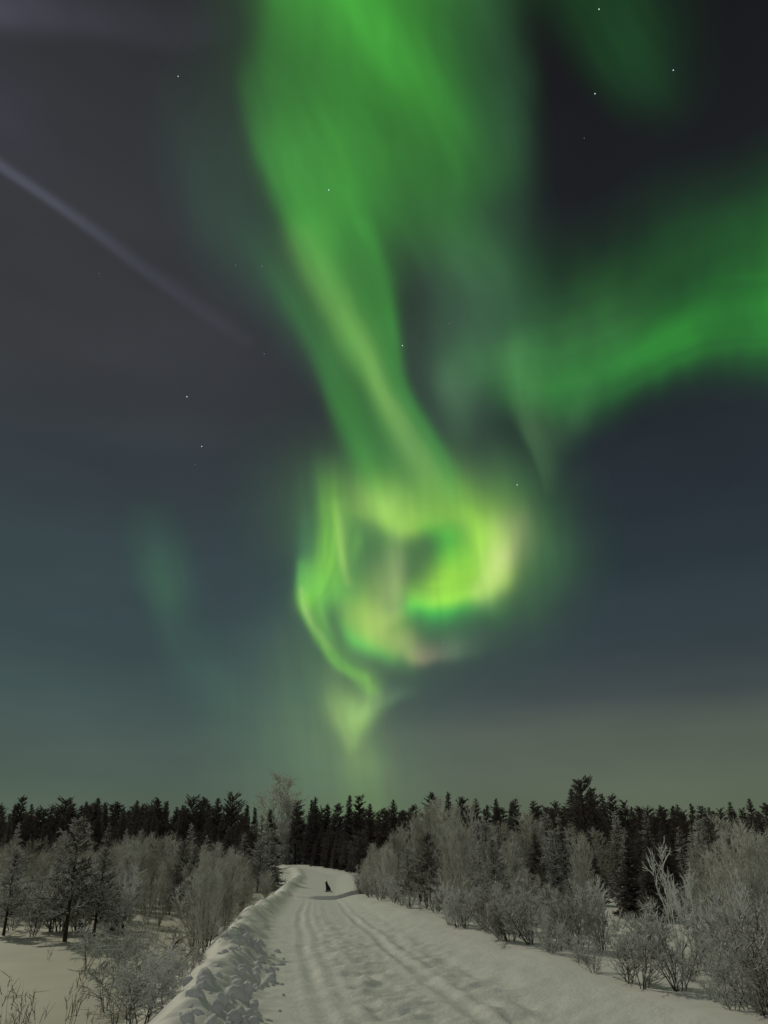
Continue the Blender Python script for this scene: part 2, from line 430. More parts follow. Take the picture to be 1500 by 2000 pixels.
# ---------------------------------------------------------------- aurora
G = (.036, .292, .022)      # oxygen green
GD = (.045, .260, .050)     # dim bluish green
GY = (.200, .430, .050)     # yellow green
GP = (.300, .380, .150)     # pale, nearly white
GV = (.060, .130, .070)     # grey green veil
AURORA = {
 'band': [
  # broad veil of the upper half
  ([(690,-160,130,150,.9),(715,60,120,110,.66),(720,200,115,105,.66),(740,330,105,90,.56),(770,410,80,60,.30),(800,450,60,40,.0)], G, (.2,240,44)),
  ([(800,-160,90,110,.4),(840,40,80,70,.34),(865,200,80,70,.36),(870,330,90,66,.46),(880,415,90,44,.50),(930,480,60,40,.26),(985,540,50,46,.06)], (.032,.22,.026), (.2,260,44)),
  ([(548,-150,34,80,.5),(545,0,30,90,.36),(540,110,30,90,.28),(555,220,30,90,.16)], G, (.15,240,44)),
  ([(640,-120,50,50,.20),(760,80,44,50,.34),(850,210,50,50,.24),(910,340,50,50,.10)], G, (.2,260,40)),
  ([(930,-120,60,60,.5),(960,60,60,34,.40),(985,220,70,28,.44),(985,380,60,36,.32),(960,520,60,50,.20)], (.030,.105,.045), (.2,260,40)),
  # left ridge, brighter along its sharp edge
  ([(500,190,18,70,.14),(530,290,18,90,.50),(585,410,22,95,.72),(640,530,28,80,.80),(700,650,34,50,.72),(750,750,30,28,.60),(800,860,30,28,.5),(845,960,36,34,.40),(880,1010,40,40,.1)], G, (.14,300,30)),
  ([(600,470,30,34,.14),(660,580,28,26,.32),(715,660,28,20,.36),(762,755,22,16,.44),(800,830,22,16,.42),(830,905,26,16,.34),(850,960,30,20,.1)], (.24,.30,.09), (.2,300,18)),
  ([(728,440,20,10,.16),(750,540,28,10,.34),(770,630,26,9,.46),(794,715,22,9,.50),(828,805,20,10,.46),(860,880,22,12,.40),(890,950,24,18,.24)], G, (.1,300,18)),
  ([(690,350,90,56,.16),(690,420,90,44,.24),(700,500,70,36,.12)], G),
  # second, left strand
  ([(520,480,30,40,.05),(575,600,22,36,.28),(630,700,20,32,.40),(675,790,18,34,.50),(715,880,20,40,.56),(745,960,30,44,.44),(760,1010,40,40,.2)], G, (.16,300,24)),
  # dim outer veil left of the ridge
  ([(400,180,60,70,.10),(420,340,60,70,.34),(480,480,56,60,.42),(550,610,40,50,.40),(610,720,30,40,.2)], (.014,.070,.030), (.1,260,50)),
  # haze filling the valley between the band and the right arc
  ([(910,520,70,80,.7),(910,680,80,70,1.0),(880,850,80,60,.6),(930,960,80,70,.7)], (.024,.060,.030), (.15,240,40)),
  ([(880,690,16,18,.0),(893,750,18,22,.36),(912,830,16,18,.1)], (.06,.14,.06)),
 ],
 'arc': [
  ([(1010,775,24,40,.16),(1090,772,38,44,.42),(1180,738,34,44,.52),(1270,695,32,40,.60),(1340,664,36,44,.72),(1420,650,48,60,.50),(1510,635,50,90,.62),(1640,590,60,110,.7),(1800,540,70,120,.4)], (.026,.32,.026), (.2,240,20)),
  ([(930,720,40,40,.22),(1010,705,44,44,.46),(1100,690,44,54,.36),(1200,640,44,80,.26)], (.048,.25,.042), (.2,240,24)),
  ([(1080,600,100,90,.30),(1200,600,90,90,.46),(1330,540,100,90,.66),(1480,480,100,80,.9),(1650,430,120,90,.9)], (.010,.094,.012), (.15,260,40)),
  ([(1005,700,22,30,.14),(1025,790,14,40,.36),(1045,860,8,36,.42),(1062,920,5,22,.26),(1072,965,4,10,.08)], (.085,.21,.07), (.3,160,14)),
  ([(1140,760,20,26,.2),(1120,820,16,24,.34),(1108,870,14,20,.06)], (.06,.20,.06), (.2,120,14)),
  ([(1000,620,80,60,.4),(1060,660,80,60,.5),(1150,680,60,60,.3)], (.022,.075,.030), (.1,200,30)),
 ],
 'wisp': [
  ([(1090,-140,60,60,.9),(1160,10,50,70,1.0),(1215,100,50,60,.95),(1270,180,50,45,.5),(1300,230,40,40,.0)], (.006,.050,.010), (.2,240,24)),
  ([(1230,-120,80,80,.6),(1300,40,70,70,.5),(1330,160,60,60,.2)], (.003,.022,.005)),
 ],
 'swirl': [
  # halo
  ([(690,1000,50,60,.6),(720,1080,60,80,.9),(700,1180,50,60,.9),(730,1250,50,60,.5)], (.03,.085,.014), (.06,200,40)),
  ([(640,1000,80,90,.6),(760,1060,130,130,1.1),(880,1090,120,130,1.1),(800,1180,100,100,.9),(700,1250,80,80,.8)], (.030,.082,.012), (.06,200,40)),
  ([(1000,980,60,70,.5),(1040,1080,50,60,.9),(1000,1160,30,50,.5)], (.022,.092,.016), (.1,200,40)),
  ([(815,1200,24,30,.7),(870,1206,26,26,.9),(950,1185,24,30,.4)], (.008,.13,.018)),
  # top of the loop
  ([(690,1000,18,44,.14),(735,1000,20,50,.50),(785,1026,15,50,.62),(830,1012,15,54,.50),(890,1004,20,50,.55),(940,1032,32,44,.62),(968,1070,36,36,.5),(975,1110,40,30,.3)], (.24,.46,.01), (.1,160,30)),
  ([(715,985,26,30,.2),(750,998,26,36,.46),(790,1018,20,36,.15)], (.32,.36,.13)),
  ([(840,1028,14,18,.2),(880,1050,20,18,.8),(886,1085,22,20,.5)], (.02,.34,.0)),
  # lower right of the loop, sharp below
  ([(812,1172,13,22,.45),(838,1176,11,34,.80),(880,1172,11,40,.85),(925,1162,11,38,.65),(975,1135,16,26,.4)], (.24,.52,.01), (.2,100,16)),
  ([(840,1130,20,24,.0),(876,1128,34,24,.75),(926,1094,34,34,1.0),(936,1052,30,36,.8),(905,1015,26,20,.2)], (.20,.46,.01), (.12,150,26)),
  ([(985,1045,30,34,.30),(972,1095,24,26,.72),(955,1130,20,24,.60),(930,1160,12,20,.3)], (.48,.32,.24), (.1,120,20)),
  ([(805,1188,16,14,.75),(850,1196,14,12,.8),(900,1190,13,12,.5),(950,1174,12,10,.15)], (.00,.27,.01)),
  # pale inner column and its foot
  ([(778,1040,16,12,.16),(776,1100,22,12,.46),(772,1150,28,13,.50),(762,1200,38,16,.46),(750,1235,40,20,.4),(785,1262,26,22,.30)], (.27,.29,.13), (.1,140,18)),
  ([(735,1150,24,40,.16),(712,1195,24,52,.60),(730,1235,16,54,.70),(775,1268,11,36,.40),(812,1284,9,24,.12)], (.32,.48,.02), (.1,140,22)),
  ([(676,1218,12,16,.25),(700,1250,13,14,.95),(745,1276,13,14,.75),(790,1296,12,12,.15)], (.0,.26,.01)),
  ([(790,1276,10,24,.1),(822,1284,9,20,.60),(850,1282,9,18,.40),(880,1276,12,20,.1)], (.26,.16,.13), (.1,100,16)),
  ([(850,1275,14,18,.1),(893,1272,14,24,.5),(935,1262,14,24,.1)], (.09,.17,.08)),
  # left curtain
  ([(640,915,16,16,.05),(640,985,14,20,.40),(642,1040,16,26,.62),(640,1090,18,30,.85),(628,1130,22,40,.80),(602,1165,14,26,.45)], (.15,.42,.0), (.22,140,11)),
  ([(655,985,8,8,.1),(662,1040,7,8,.50),(674,1090,7,7,.58),(688,1138,5,6,.2)], (.30,.36,.09), (.3,120,8)),
  ([(694,1030,7,7,.0),(698,1065,7,6,.4),(694,1100,6,6,.0)], (.1,.3,.03)),
  ([(594,1020,10,20,.14),(592,1080,9,24,.30),(588,1130,9,26,.5)], (.03,.16,.06), (.2,140,14)),
  ([(640,940,40,40,.3),(650,1060,46,50,.5),(650,1140,46,50,.4)], (.03,.14,.03), (.1,140,14)),
  ([(640,1160,20,40,.4),(680,1160,20,20,.3)], (.02,.22,.02)),
  # outer left arc
  ([(586,1110,6,18,.3),(588,1165,5,22,.66),(604,1215,5,22,.72),(636,1264,6,18,.64),(672,1300,7,14,.60),(704,1322,7,13,.60),(722,1348,9,14,.36)], (.11,.38,.005), (.2,90,9)),
  ([(590,1150,4,6,.3),(596,1190,4,6,.6),(609,1222,4,6,.3),(640,1262,5,7,.15)], (.36,.26,.20)),
  ([(622,1150,5,6,.1),(630,1200,5,6,.36),(648,1240,5,6,.1)], (.10,.26,.05)),
 ],
 'tail': [
  ([(715,1330,14,18,.26),(718,1355,20,22,.34),(708,1390,24,20,.60),(700,1418,16,13,.60),(692,1455,12,10,.16)], (.19,.34,.05), (.2,80,12)),
  ([(650,1320,20,28,.12),(658,1370,20,34,.62),(668,1415,14,30,.62),(684,1455,12,18,.30),(706,1490,24,30,.14)], (.20,.32,.06), (.2,80,12)),
  ([(700,1400,12,26,.34),(740,1376,10,22,.44),(775,1360,8,16,.34),(800,1352,8,12,.08)], (.10,.18,.08)),
  ([(590,1290,60,60,.3),(600,1390,70,80,.65),(640,1470,80,90,.60),(700,1540,90,90,.50),(705,1600,90,100,.3)], (.058,.115,.035), (.06,160,40)),
  ([(690,1440,50,40,.35),(706,1510,34,34,.5),(708,1600,40,40,.3)], (.06,.12,.012), (.06,160,40)),
  ([(500,1300,70,70,.3),(500,1400,80,80,.5),(540,1480,90,90,.4)], (.022,.050,.026), (.06,160,40)),
 ],
 'glow': [
  ([(290,1030,34,34,.25),(308,1100,34,36,.7),(325,1160,28,34,.75),(345,1220,26,30,.4),(390,1300,34,34,.35),(440,1370,40,40,.2)], (.014,.062,.018), (.15,160,22)),
 ],
 'streak': [
  ([(-160,205,12,14,.9),(-60,280,8,11,.95),(0,325,6,9,1.0),(100,393,6,9,.9),(190,458,7,10,.6),(270,520,8,12,.4),(380,598,9,14,.22),(480,668,10,16,.10)], (.052,.056,.080), (.1,200,12)),
 ],
 'haze': [
  ([(-120,10,40,60,1.0),(0,30,26,60,.9),(120,45,22,50,.6),(300,60,22,50,.28),(420,60,22,50,.1)], (.036,.034,.052), (.1,200,30)),
  ([(-80,180,60,60,.6),(20,240,60,60,.45),(90,310,50,40,.2)], (.018,.016,.034), (.1,200,30)),
 ],
}
AMAT = bpy.data.materials.new('aurora_light')
AMAT.use_nodes = True
AMAT.cycles.emission_sampling = 'NONE'
at = AMAT.node_tree
at.nodes.clear()
a_at = at.nodes.new('ShaderNodeAttribute'); a_at.attribute_name = 'oxygen_glow'
a_em = at.nodes.new('ShaderNodeEmission')
a_tr = at.nodes.new('ShaderNodeBsdfTransparent')
a_ad = at.nodes.new('ShaderNodeAddShader')
a_out = at.nodes.new('ShaderNodeOutputMaterial')
at.links.new(a_at.outputs['Color'], a_em.inputs['Color'])
at.links.new(a_em.outputs[0], a_ad.inputs[0]); at.links.new(a_tr.outputs[0], a_ad.inputs[1])
at.links.new(a_ad.outputs[0], a_out.inputs['Surface'])
def aurora(key, radius, step, name, label, cat, group=None, seed=1):
    rays = AURORA[key]
    lo = [1e9, 1e9]; hi = [-1e9, -1e9]
    for r in rays:
        for p in r[0]:
            m = 3.2 * max(p[2], p[3])
            lo = [min(lo[0], p[0] - m), min(lo[1], p[1] - m)]; hi = [max(hi[0], p[0] + m), max(hi[1], p[1] + m)]
    lo[1] = max(lo[1], -420); hi[1] = min(hi[1], 1655)
    U, V = np.meshgrid(np.arange(lo[0], hi[0], step), np.arange(lo[1], hi[1], step))
    E = curtain_glow(rays, U, V, seed, *RUFFLE[key], .12 if key in ('swirl', 'tail', 'streak') else .35)
    E *= smooth(-400, -160, V)[..., None]
    E = np.maximum(E - .0012, 0)
    P = chart_dir(U, V) * radius
    # the lower hem of a curtain hangs nearer than its upper reach
    P *= (1 + .05 * np.sin(U / 170.0) * np.cos(V / 260.0))[..., None]
    P[..., 2] += EYE
    ix = np.arange(U.size).reshape(U.shape)
    q = np.stack([ix[:-1, :-1], ix[:-1, 1:], ix[1:, 1:], ix[1:, :-1]], -1).reshape(-1, 4)
    q = q[(E.max(-1).ravel()[q] > .0008).any(1)]
    used, inv = np.unique(q, return_inverse=True)
    m = mesh_from(name, P.reshape(-1, 3)[used], inv.reshape(q.shape), smooth=True)
    ca = m.color_attributes.new('oxygen_glow', 'FLOAT_COLOR', 'POINT')
    col = np.concatenate([E.reshape(-1, 3)[used], np.ones((len(used), 1))], 1).astype(np.float32)
    ca.data.foreach_set('color', col.ravel())
    o = put(name, m, AMAT)
    return tag(o, label, cat, group)
AG = 'northern lights over the forest'
aurora('band', 3000, 6, 'aurora_curtain', 'tall broad green aurora band falling from the top of the sky to the bright curl', 'aurora', AG, 1)
aurora('arc', 3250, 6, 'aurora_curtain', 'green aurora arc sweeping in from the right edge and ending in a pale fringe', 'aurora', AG, 51)
aurora('wisp', 3400, 8, 'aurora_curtain', 'dim dark green aurora wisp in the black upper right corner of the sky', 'aurora', AG, 81)
aurora('swirl', 2800, 4, 'aurora_swirl', 'brilliant yellow green aurora curl with a dark hole and pale inner column', 'aurora', AG, 101)
aurora('tail', 2650, 5, 'aurora_curtain', 'pale green aurora tail hanging below the bright curl towards the treetops', 'aurora', AG, 161)
aurora('glow', 3350, 6, 'aurora_glow', 'faint isolated teal patch of aurora low in the left sky', 'aurora', AG, 191)
aurora('streak', 3450, 4, 'light_streak', 'thin pale violet streak slanting down across the dark left sky', 'streak', None, 201)
aurora('haze', 3500, 8, 'purple_wisps', 'dim purple wisps in the upper left corner of the sky', 'sky_glow', None, 221)  # dim purple emission laid over the upper left sky

# ---------------------------------------------------------------- stars
def star_mat(name, c, s):
    m = bpy.data.materials.new(name); m.use_nodes = True
    t = m.node_tree; t.nodes.clear()
    e = t.nodes.new('ShaderNodeEmission'); e.inputs[0].default_value = (*c, 1); e.inputs[1].default_value = s
    o = t.nodes.new('ShaderNodeOutputMaterial'); t.links.new(e.outputs[0], o.inputs[0])
    m.cycles.emission_sampling = 'NONE'
    return m
M_STAR = star_mat('starlight', (.85, .92, 1), 1.0)
M_STAR_DIM = star_mat('faint_starlight', (.8, .85, 1), .45)
phi = (1 + 5 ** .5) / 2
ICO_V = np.array([(-1, phi, 0), (1, phi, 0), (-1, -phi, 0), (1, -phi, 0), (0, -1, phi), (0, 1, phi), (0, -1, -phi), (0, 1, -phi), (phi, 0, -1), (phi, 0, 1), (-phi, 0, -1), (-phi, 0, 1)]) / math.hypot(1, phi)
ICO_F = [(0, 11, 5), (0, 5, 1), (0, 1, 7), (0, 7, 10), (0, 10, 11), (1, 5, 9), (5, 11, 4), (11, 10, 2), (10, 7, 6), (7, 1, 8), (3, 9, 4), (3, 4, 2), (3, 2, 6), (3, 6, 8), (3, 8, 9), (4, 9, 5), (2, 4, 11), (6, 2, 10), (8, 6, 7), (9, 8, 1)]
star_mesh = mesh_from('star', ICO_V, ICO_F); star_mesh.materials.append(M_STAR)
star_dim_mesh = mesh_from('star', ICO_V, ICO_F); star_dim_mesh.materials.append(M_STAR_DIM)
for u, v, r, lab in [
    (348, 149, 2.4, 'white star high in the dark sky left of the broad green band'),
    (642, 371, 3.0, 'bright star shining through the middle of the broad green band'),
    (460, 518, 1.6, 'very faint star, left one of a close pair beside the green band'),
    (512, 520, 1.8, 'faint star, right one of a close pair beside the green band'),
    (516, 691, 1.9, 'faint star just past the lower end of the pale violet streak'),
    (194, 534, 1.7, 'faint star right under the middle of the pale violet streak'),
    (365, 775, 3.1, 'bright star, upper one of two in the slate sky below the violet streak'),
    (394, 872, 2.8, 'bright star, lower one of two in the slate sky below the violet streak'),
    (381, 907, 1.5, 'tiny faint star just under the lower bright star in the slate sky'),
    (1170, 18, 3.0, 'bright star at the very top, on the dim upper right aurora wisp'),
    (1315, 137, 2.8, 'white star at the right end of the dim upper right aurora wisp'),
    (1162, 183, 2.9, 'white star in the black gap left of the dim aurora wisp'),
    (1141, 270, 1.7, 'faint star in the black gap above the right green arc'),
    (786, 675, 2.9, 'white star on the right edge of the narrow yellow green ridge'),
    (877, 632, 1.5, 'faint star in the dark wedge between band and right arc'),
    (1010, 947, 2.8, 'white star just above and right of the bright aurora curl'),
    (865, 1254, 1.6, 'faint star under the lower lip of the bright aurora curl')]:
    o = put('star', star_mesh if r > 2 else star_dim_mesh)
    o.location = chart_dir(u, v) * 3900 + np.array([0, 0, EYE])
    o.scale = (r * .9,) * 3
    tag(o, lab, 'star', 'stars scattered over the sky')

# ---------------------------------------------------------------- trees and shrubs: one of each kind
def stem_path(rng, base, direc, length, n, bend, wob=.06):
    p = np.array(base, float); d = unit(np.array(direc, float)); pts = [p.copy()]
    for i in range(n):
        d = unit(d + np.array(bend) / n + rng.normal(0, wob, 3))
        p = p + d * length / n
        pts.append(p.copy())
    return pts

def deciduous(seed, h, stems, lean, branches, twigs, r_stem, r_twig, twig_len, low=.12, droop=-.05, fork=.42, spread=.95):
    """Bare frosted tree or bush: (stems, twigs)."""
    rng = np.random.RandomState(seed)
    trunk, crown = Spikes(), Spikes()
    for s in range(stems):
        a = rng.uniform(0, 2 * math.pi)
        ln = lean * rng.uniform(.3, 1.1)
        L = h * rng.uniform(.72, 1.0) if s else h
        if s == 0: ln *= .25
        base = (.06 * h * math.cos(a) * min(1, stems - 1) * rng.uniform(.2, 1), .06 * h * math.sin(a) * min(1, stems - 1) * rng.uniform(.2, 1), 0)
        pts = stem_path(rng, base, (ln * math.cos(a), ln * math.sin(a), 1), L, 7, (0, 0, .25))
        R = r_stem * rng.uniform(.7, 1)
        for i in range(7):
            tgt = trunk if i < 5 else crown
            tgt.add(pts[i], pts[i + 1], R * (1 - i / 7.6), R * (1 - (i + 1) / 7.6))
        for b in range(branches):
            t = low + (1 - low) * rng.rand() ** .85
            k = min(int(t * 7), 6); f = t * 7 - k
            p = pts[k] * (1 - f) + pts[k + 1] * f
            sd = unit(pts[k + 1] - pts[k])
            aa = rng.uniform(0, 2 * math.pi)
            d = unit(sd * rng.uniform(.35, 1.0) + spread * np.array([math.cos(aa), math.sin(aa), rng.uniform(-.1, .35)]))
            bl = h * (fork * (1 - t) ** .7 + .10) * rng.uniform(.55, 1.1)
            bp = stem_path(rng, p, d, bl, 4, (0, 0, droop + .15), .12)
            for i in range(4):
                crown.add(bp[i], bp[i + 1], r_twig * (1.5 - i * .25), r_twig * (1.25 - i * .25))
            for w in range(twigs):
                t2 = rng.uniform(.12, 1)
                k2 = min(int(t2 * 4), 3); f2 = t2 * 4 - k2
                p2 = bp[k2] * (1 - f2) + bp[k2 + 1] * f2
                d2 = unit(unit(bp[k2 + 1] - bp[k2]) * rng.uniform(.4, 1) + rng.normal(0, .55, 3) + np.array([0, 0, droop + .12]))
                l2 = twig_len * rng.uniform(.45, 1.2)
                q = p2 + d2 * l2 * .55
                d3 = unit(d2 + rng.normal(0, .25, 3) + np.array([0, 0, droop]))
                crown.add(p2, q, r_twig * .85, r_twig * .7)
                crown.add(q, q + d3 * l2 * .5, r_twig * .7, r_twig * .2)
                if rng.rand() < .6:
                    d4 = unit(d2 + rng.normal(0, .6, 3))
                    crown.add(q, q + d4 * l2 * .4, r_twig * .6, r_twig * .2)
    return trunk, crown

def conifer(seed, h, rad, kind, whorls, per, tuft, dens):
    rng = np.random.RandomState(seed)
    trunk, crown = Spikes(), Spikes()
    lean = rng.normal(0, .025, 2)
    def axis(t): return np.array([lean[0] * h * t, lean[1] * h * t, h * t])
    for i in range(8):
        a, b = i / 8, (i + 1) / 8
        trunk.add(axis(a), axis(b), .017 * h * (1.05 - a), .017 * h * (1.05 - b))
    t0 = {'spruce': .06, 'pine': .34, 'round': .22, 'young': .22}[kind]
    skew = rng.uniform(-.25, .25, 2)
    for w in range(whorls):
        t = t0 + (1 - t0) * (w + rng.uniform(-.3, .3)) / whorls
        t = min(max(t, t0), .985)
        s = (t - t0) / (1 - t0)
        if kind == 'spruce': L = rad * (1 - s) ** .85 * rng.uniform(.7, 1.12) + .012 * h
        elif kind == 'young': L = rad * (1 - s) ** .7 * rng.uniform(.5, 1.15) + .06 * h * .5
        elif kind == 'pine': L = rad * math.sqrt(max(0, 1 - ((s - .35) / .68) ** 2)) * rng.uniform(.45, 1.15) * (1 - .35 * s) + .015 * h
        else: L = rad * math.sqrt(max(0, 1 - ((s - .42) / .62) ** 2)) * rng.uniform(.8, 1.08) + .03 * h
        up = {'spruce': -.30 + .75 * s, 'pine': .15 + .5 * s, 'round': .2 + .5 * s, 'young': .0 + .6 * s}[kind]
        n = max(3, int(per * (1 if kind != 'spruce' else (1.15 - .6 * s))))
        a0 = rng.uniform(0, 6.28)
        for b in range(n):
            a = a0 + 6.283 * b / n + rng.normal(0, .25)
            d = unit(np.array([math.cos(a), math.sin(a), up + rng.normal(0, .12)]))
            l = L * rng.uniform(.7, 1.1) * (1 + skew[0] * math.cos(a) + skew[1] * math.sin(a))
            p = axis(min(.99, max(t0, t + rng.normal(0, .55) / whorls))); q = p + d * l
            q[2] += .10 * l if kind != 'spruce' else .06 * l
            (crown if kind in ('spruce', 'round') else trunk).add(p, q, .0042 * h, .002 * h)
            m = max(3, int(dens * (.35 + l / rad)))
            for k in range(m):
                f = rng.uniform(.12 if kind == 'spruce' else .30, 1.0)
                c = p + (q - p) * f
                dd = unit(d * rng.uniform(.3, 1) + rng.normal(0, .5, 3) + np.array([0, 0, .12]))
                tl = tuft * rng.uniform(.6, 1.3) * (1.15 - .35 * f) * (1 - .5 * s)
                crown.add(c - dd * tl * .25, c + dd * tl, tl * .17, tl * .05)
    for k in range(int(dens * 1.5)):
        dd = unit(np.array([rng.normal(0, .35), rng.normal(0, .35), 1]))
        c = axis(.93 + .06 * rng.rand())
        crown.add(c, c + dd * tuft * .55, tuft * .08, tuft * .02)
    return trunk, crown

KINDS = {}
def kind(key, name, h, pair, trunk_mat, crown_mat, trunk_part, crown_part):
    tr, cr = pair
    tm = tr.mesh(trunk_part, 5); tm.materials.append(trunk_mat)
    cm = cr.mesh(crown_part, 3); cm.materials.append(crown_mat)
    KINDS.setdefault(key, []).append((name, h, ((trunk_part, tm), (crown_part, cm))))
for i in range(5):
    kind('spruce', 'spruce_tree', 8, conifer(10 + i, 8, [1.6, 1.3, 1.9, 1.45, 1.7][i], 'spruce', 34, 11, .40, 13), M_DARKBARK, M_NEEDLE, 'trunk', 'crown')
for i in range(4):
    kind('pine', 'pine_tree', 8, conifer(30 + i, 8, [1.5, 1.25, 1.7, 1.3][i], 'pine', 17, 7, .5, 12), M_DARKBARK, M_NEEDLE, 'trunk', 'crown')
for i in range(3):
    kind('round', 'pine_tree', 8, conifer(40 + i, 8, [1.5, 1.25, 1.7][i], 'round', 20, 9, .5, 9), M_DARKBARK, M_NEEDLE, 'trunk', 'crown')
for i in range(4):
    kind('frostpine', 'pine_tree', 4, conifer(50 + i, 4, [1.1, .95, 1.2, .9][i], 'young', 19, 7, .24, 16), M_DARKBARK, M_NEEDLE_FROST, 'trunk', 'crown')
for i in range(4):
    kind('frostspruce', 'spruce_tree', 6, conifer(60 + i, 6, [1.2, 1.0, 1.35, 1.1][i], 'spruce', 22, 8, .36, 8), M_DARKBARK, M_NEEDLE_FROST, 'trunk', 'crown')
for i in range(6):
    kind('birch', 'birch_tree', 3.6, deciduous(70 + i, 3.6, [4, 5, 4, 5, 6, 5][i], .30, 26, 10, .028, .0115, .36, low=.04, spread=.55, droop=.05), M_DARKBARK, M_TWIG, 'trunk', 'crown')
for i in range(6):
    kind('rimebirch', 'birch_tree', 3.6, deciduous(170 + i, 3.6, [3, 4, 3, 4, 4, 3][i], .22, 30, 10, .028, .0115, .34, low=.03, spread=.5, droop=.08), M_DARKBARK, M_TWIG_PALE, 'trunk', 'crown')
for i in range(6):
    kind('bush', 'willow_bush', 2.2, deciduous(80 + i, 2.2, [6, 7, 6, 8, 7, 7][i], .58, 12, 7, .018, .0125, .24, low=.05, spread=.6, fork=.38, droop=.06), M_DARKBARK, M_TWIG_NEAR, 'stem', 'crown')
for i in range(2):
    kind('stalk', 'willow_bush', 2.6, deciduous(90 + i, 2.6, 6, .40, 7, 4, .028, .0155, .24, low=.35, spread=.34, fork=.30, droop=.05), M_TWIG_NEAR, M_TWIG_NEAR, 'stem', 'crown')
for i in range(3):
    kind('laden', 'birch_sapling', 1.4, deciduous(95 + i, 1.4, [3, 4, 3][i], .75, 15, 6, .016, .0105, .22, low=.25, droop=-.45, spread=1.0, fork=.5), M_DARKBARK, M_TWIG_NEAR, 'trunk', 'crown')
kind('tallbirch', 'birch_tree', 9, deciduous(99, 9, 6, .20, 34, 8, .055, .021, .75, low=.08, spread=.5, fork=.26), M_DARKBARK, M_TWIG, 'trunk', 'crown')
for i in range(3):
    kind('dry', 'dry_shrub', .8, deciduous(105 + i, .8, [6, 8, 5][i], .28, 3, 2, .005, .0035, .12, low=.4, spread=.4, fork=.25), M_STALK, M_STALK, 'stem', 'crown')

RNG = random.Random(7)
COUNT = {}
def plant(key, x, y, h, label, cat, group=None, variant=None, rot=None, squash=1.0):
    k = KINDS[key]
    name, h0, parts = k[RNG.randrange(len(k)) if variant is None else variant]
    root = bpy.data.objects.new(name, None)
    C.objects.link(root)
    root.empty_display_size = .3
    root.location = (x, y, ground_z(x, y) - .04)
    root.rotation_euler = (0, 0, RNG.uniform(0, 6.28) if rot is None else rot)
    s = h / h0
    root.scale = (s * squash, s * squash, s)
    for pn, me in parts:
        o = bpy.data.objects.new(pn, me)
        C.objects.link(o)
        o.parent = root
    tag(root, label, cat, group)
    COUNT[key] = COUNT.get(key, 0) + 1
    return root

# bearings: where a sight line from the photographer's eye meets a given distance
PITCH = CHART_EL
def slope(v):
    b = (1000 - v) / CHART_F
    return (b * math.cos(PITCH) + math.sin(PITCH)) / (math.cos(PITCH) - b * math.sin(PITCH))
def bearing_x(u, y, v=1690):
    b = (1000 - v) / CHART_F
    return y * (u - 750) / CHART_F / (math.cos(PITCH) - b * math.sin(PITCH))
def height_to(v, x, y): return max(.3, EYE + slope(v) * y - ground_z(x, y))
def clear_of_road(x, y, left=1.3, right=.35):
    return x < road_left(y) - left or x > road_right(y) + right

# ---------------------------------------------------------------- the dark forest on the skyline
SKYLINE = [(-30,1574,'s'),(18,1560,'p'),(43,1570,'s'),(78,1577,'s'),(107,1564,'r'),(130,1571,'s'),(145,1565,'s'),(165,1558,'s'),(180,1565,'s'),(195,1572,'s'),(212,1567,'p'),(230,1577,'s'),
 (257,1563,'s'),(272,1578,'r'),(296,1560,'p'),(311,1565,'s'),(332,1576,'s'),(348,1575,'s'),(367,1562,'r'),(378,1567,'s'),(392,1559,'p'),(412,1559,'s'),(446,1556,'R'),(478,1571,'s'),(495,1577,'s'),
 (522,1580,'s'),(575,1568,'p'),(603,1562,'s'),(614,1556,'s'),(632,1570,'s'),(654,1570,'p'),(675,1553,'s'),(705,1558,'p'),(724,1570,'s'),(745,1580,'p'),(770,1562,'s'),(787,1584,'p'),(806,1573,'p'),(843,1549,'L'),
 (883,1546,'s'),(909,1558,'p'),(937,1560,'s'),(956,1580,'s'),(980,1560,'s'),(1014,1566,'p'),(1050,1569,'p'),(1070,1581,'s'),(1095,1567,'p'),(1127,1541,'s'),(1150,1524,'T'),(1187,1550,'s'),
 (1210,1557,'p'),(1233,1567,'p'),(1266,1576,'p'),(1307,1577,'p'),(1345,1587,'s'),(1368,1569,'s'),(1408,1583,'s'),(1425,1582,'p'),(1450,1567,'s'),(1470,1582,'p'),(1490,1560,'s'),(1522,1570,'p')]
ORD = ['first', 'second', 'third', 'fourth', 'fifth', 'sixth', 'seventh', 'eighth', 'ninth', 'tenth', 'eleventh', 'twelfth', 'thirteenth', 'fourteenth', 'fifteenth', 'sixteenth', 'seventeenth', 'eighteenth', 'nineteenth', 'twentieth', 'twenty-first', 'twenty-second', 'twenty-third', 'twenty-fourth']
LAND = [(446, 'the big round pine'), (548, 'the tall bare birch'), (843, 'the shaggy leaning pine'), (1150, 'the tallest pine')]
SKYG = 'dark conifers along the skyline'
others = sorted(u for u, v, k in SKYLINE if k not in 'RLT')
def skyline_label(u, k):
    lu, ln = min(LAND, key=lambda q: abs(q[0] - u))
    if u < lu: n = len([a for a in others if u <= a < lu]); sd = 'left'
    else: n = len([a for a in others if lu < a <= u]); sd = 'right'
    look = {'s': 'dark pointed spruce', 'p': 'dark ragged pine', 'r': 'dark round-topped pine'}[k]
    return '%s, %s skyline tree to the %s of %s' % (look, ORD[n - 1], sd, ln)
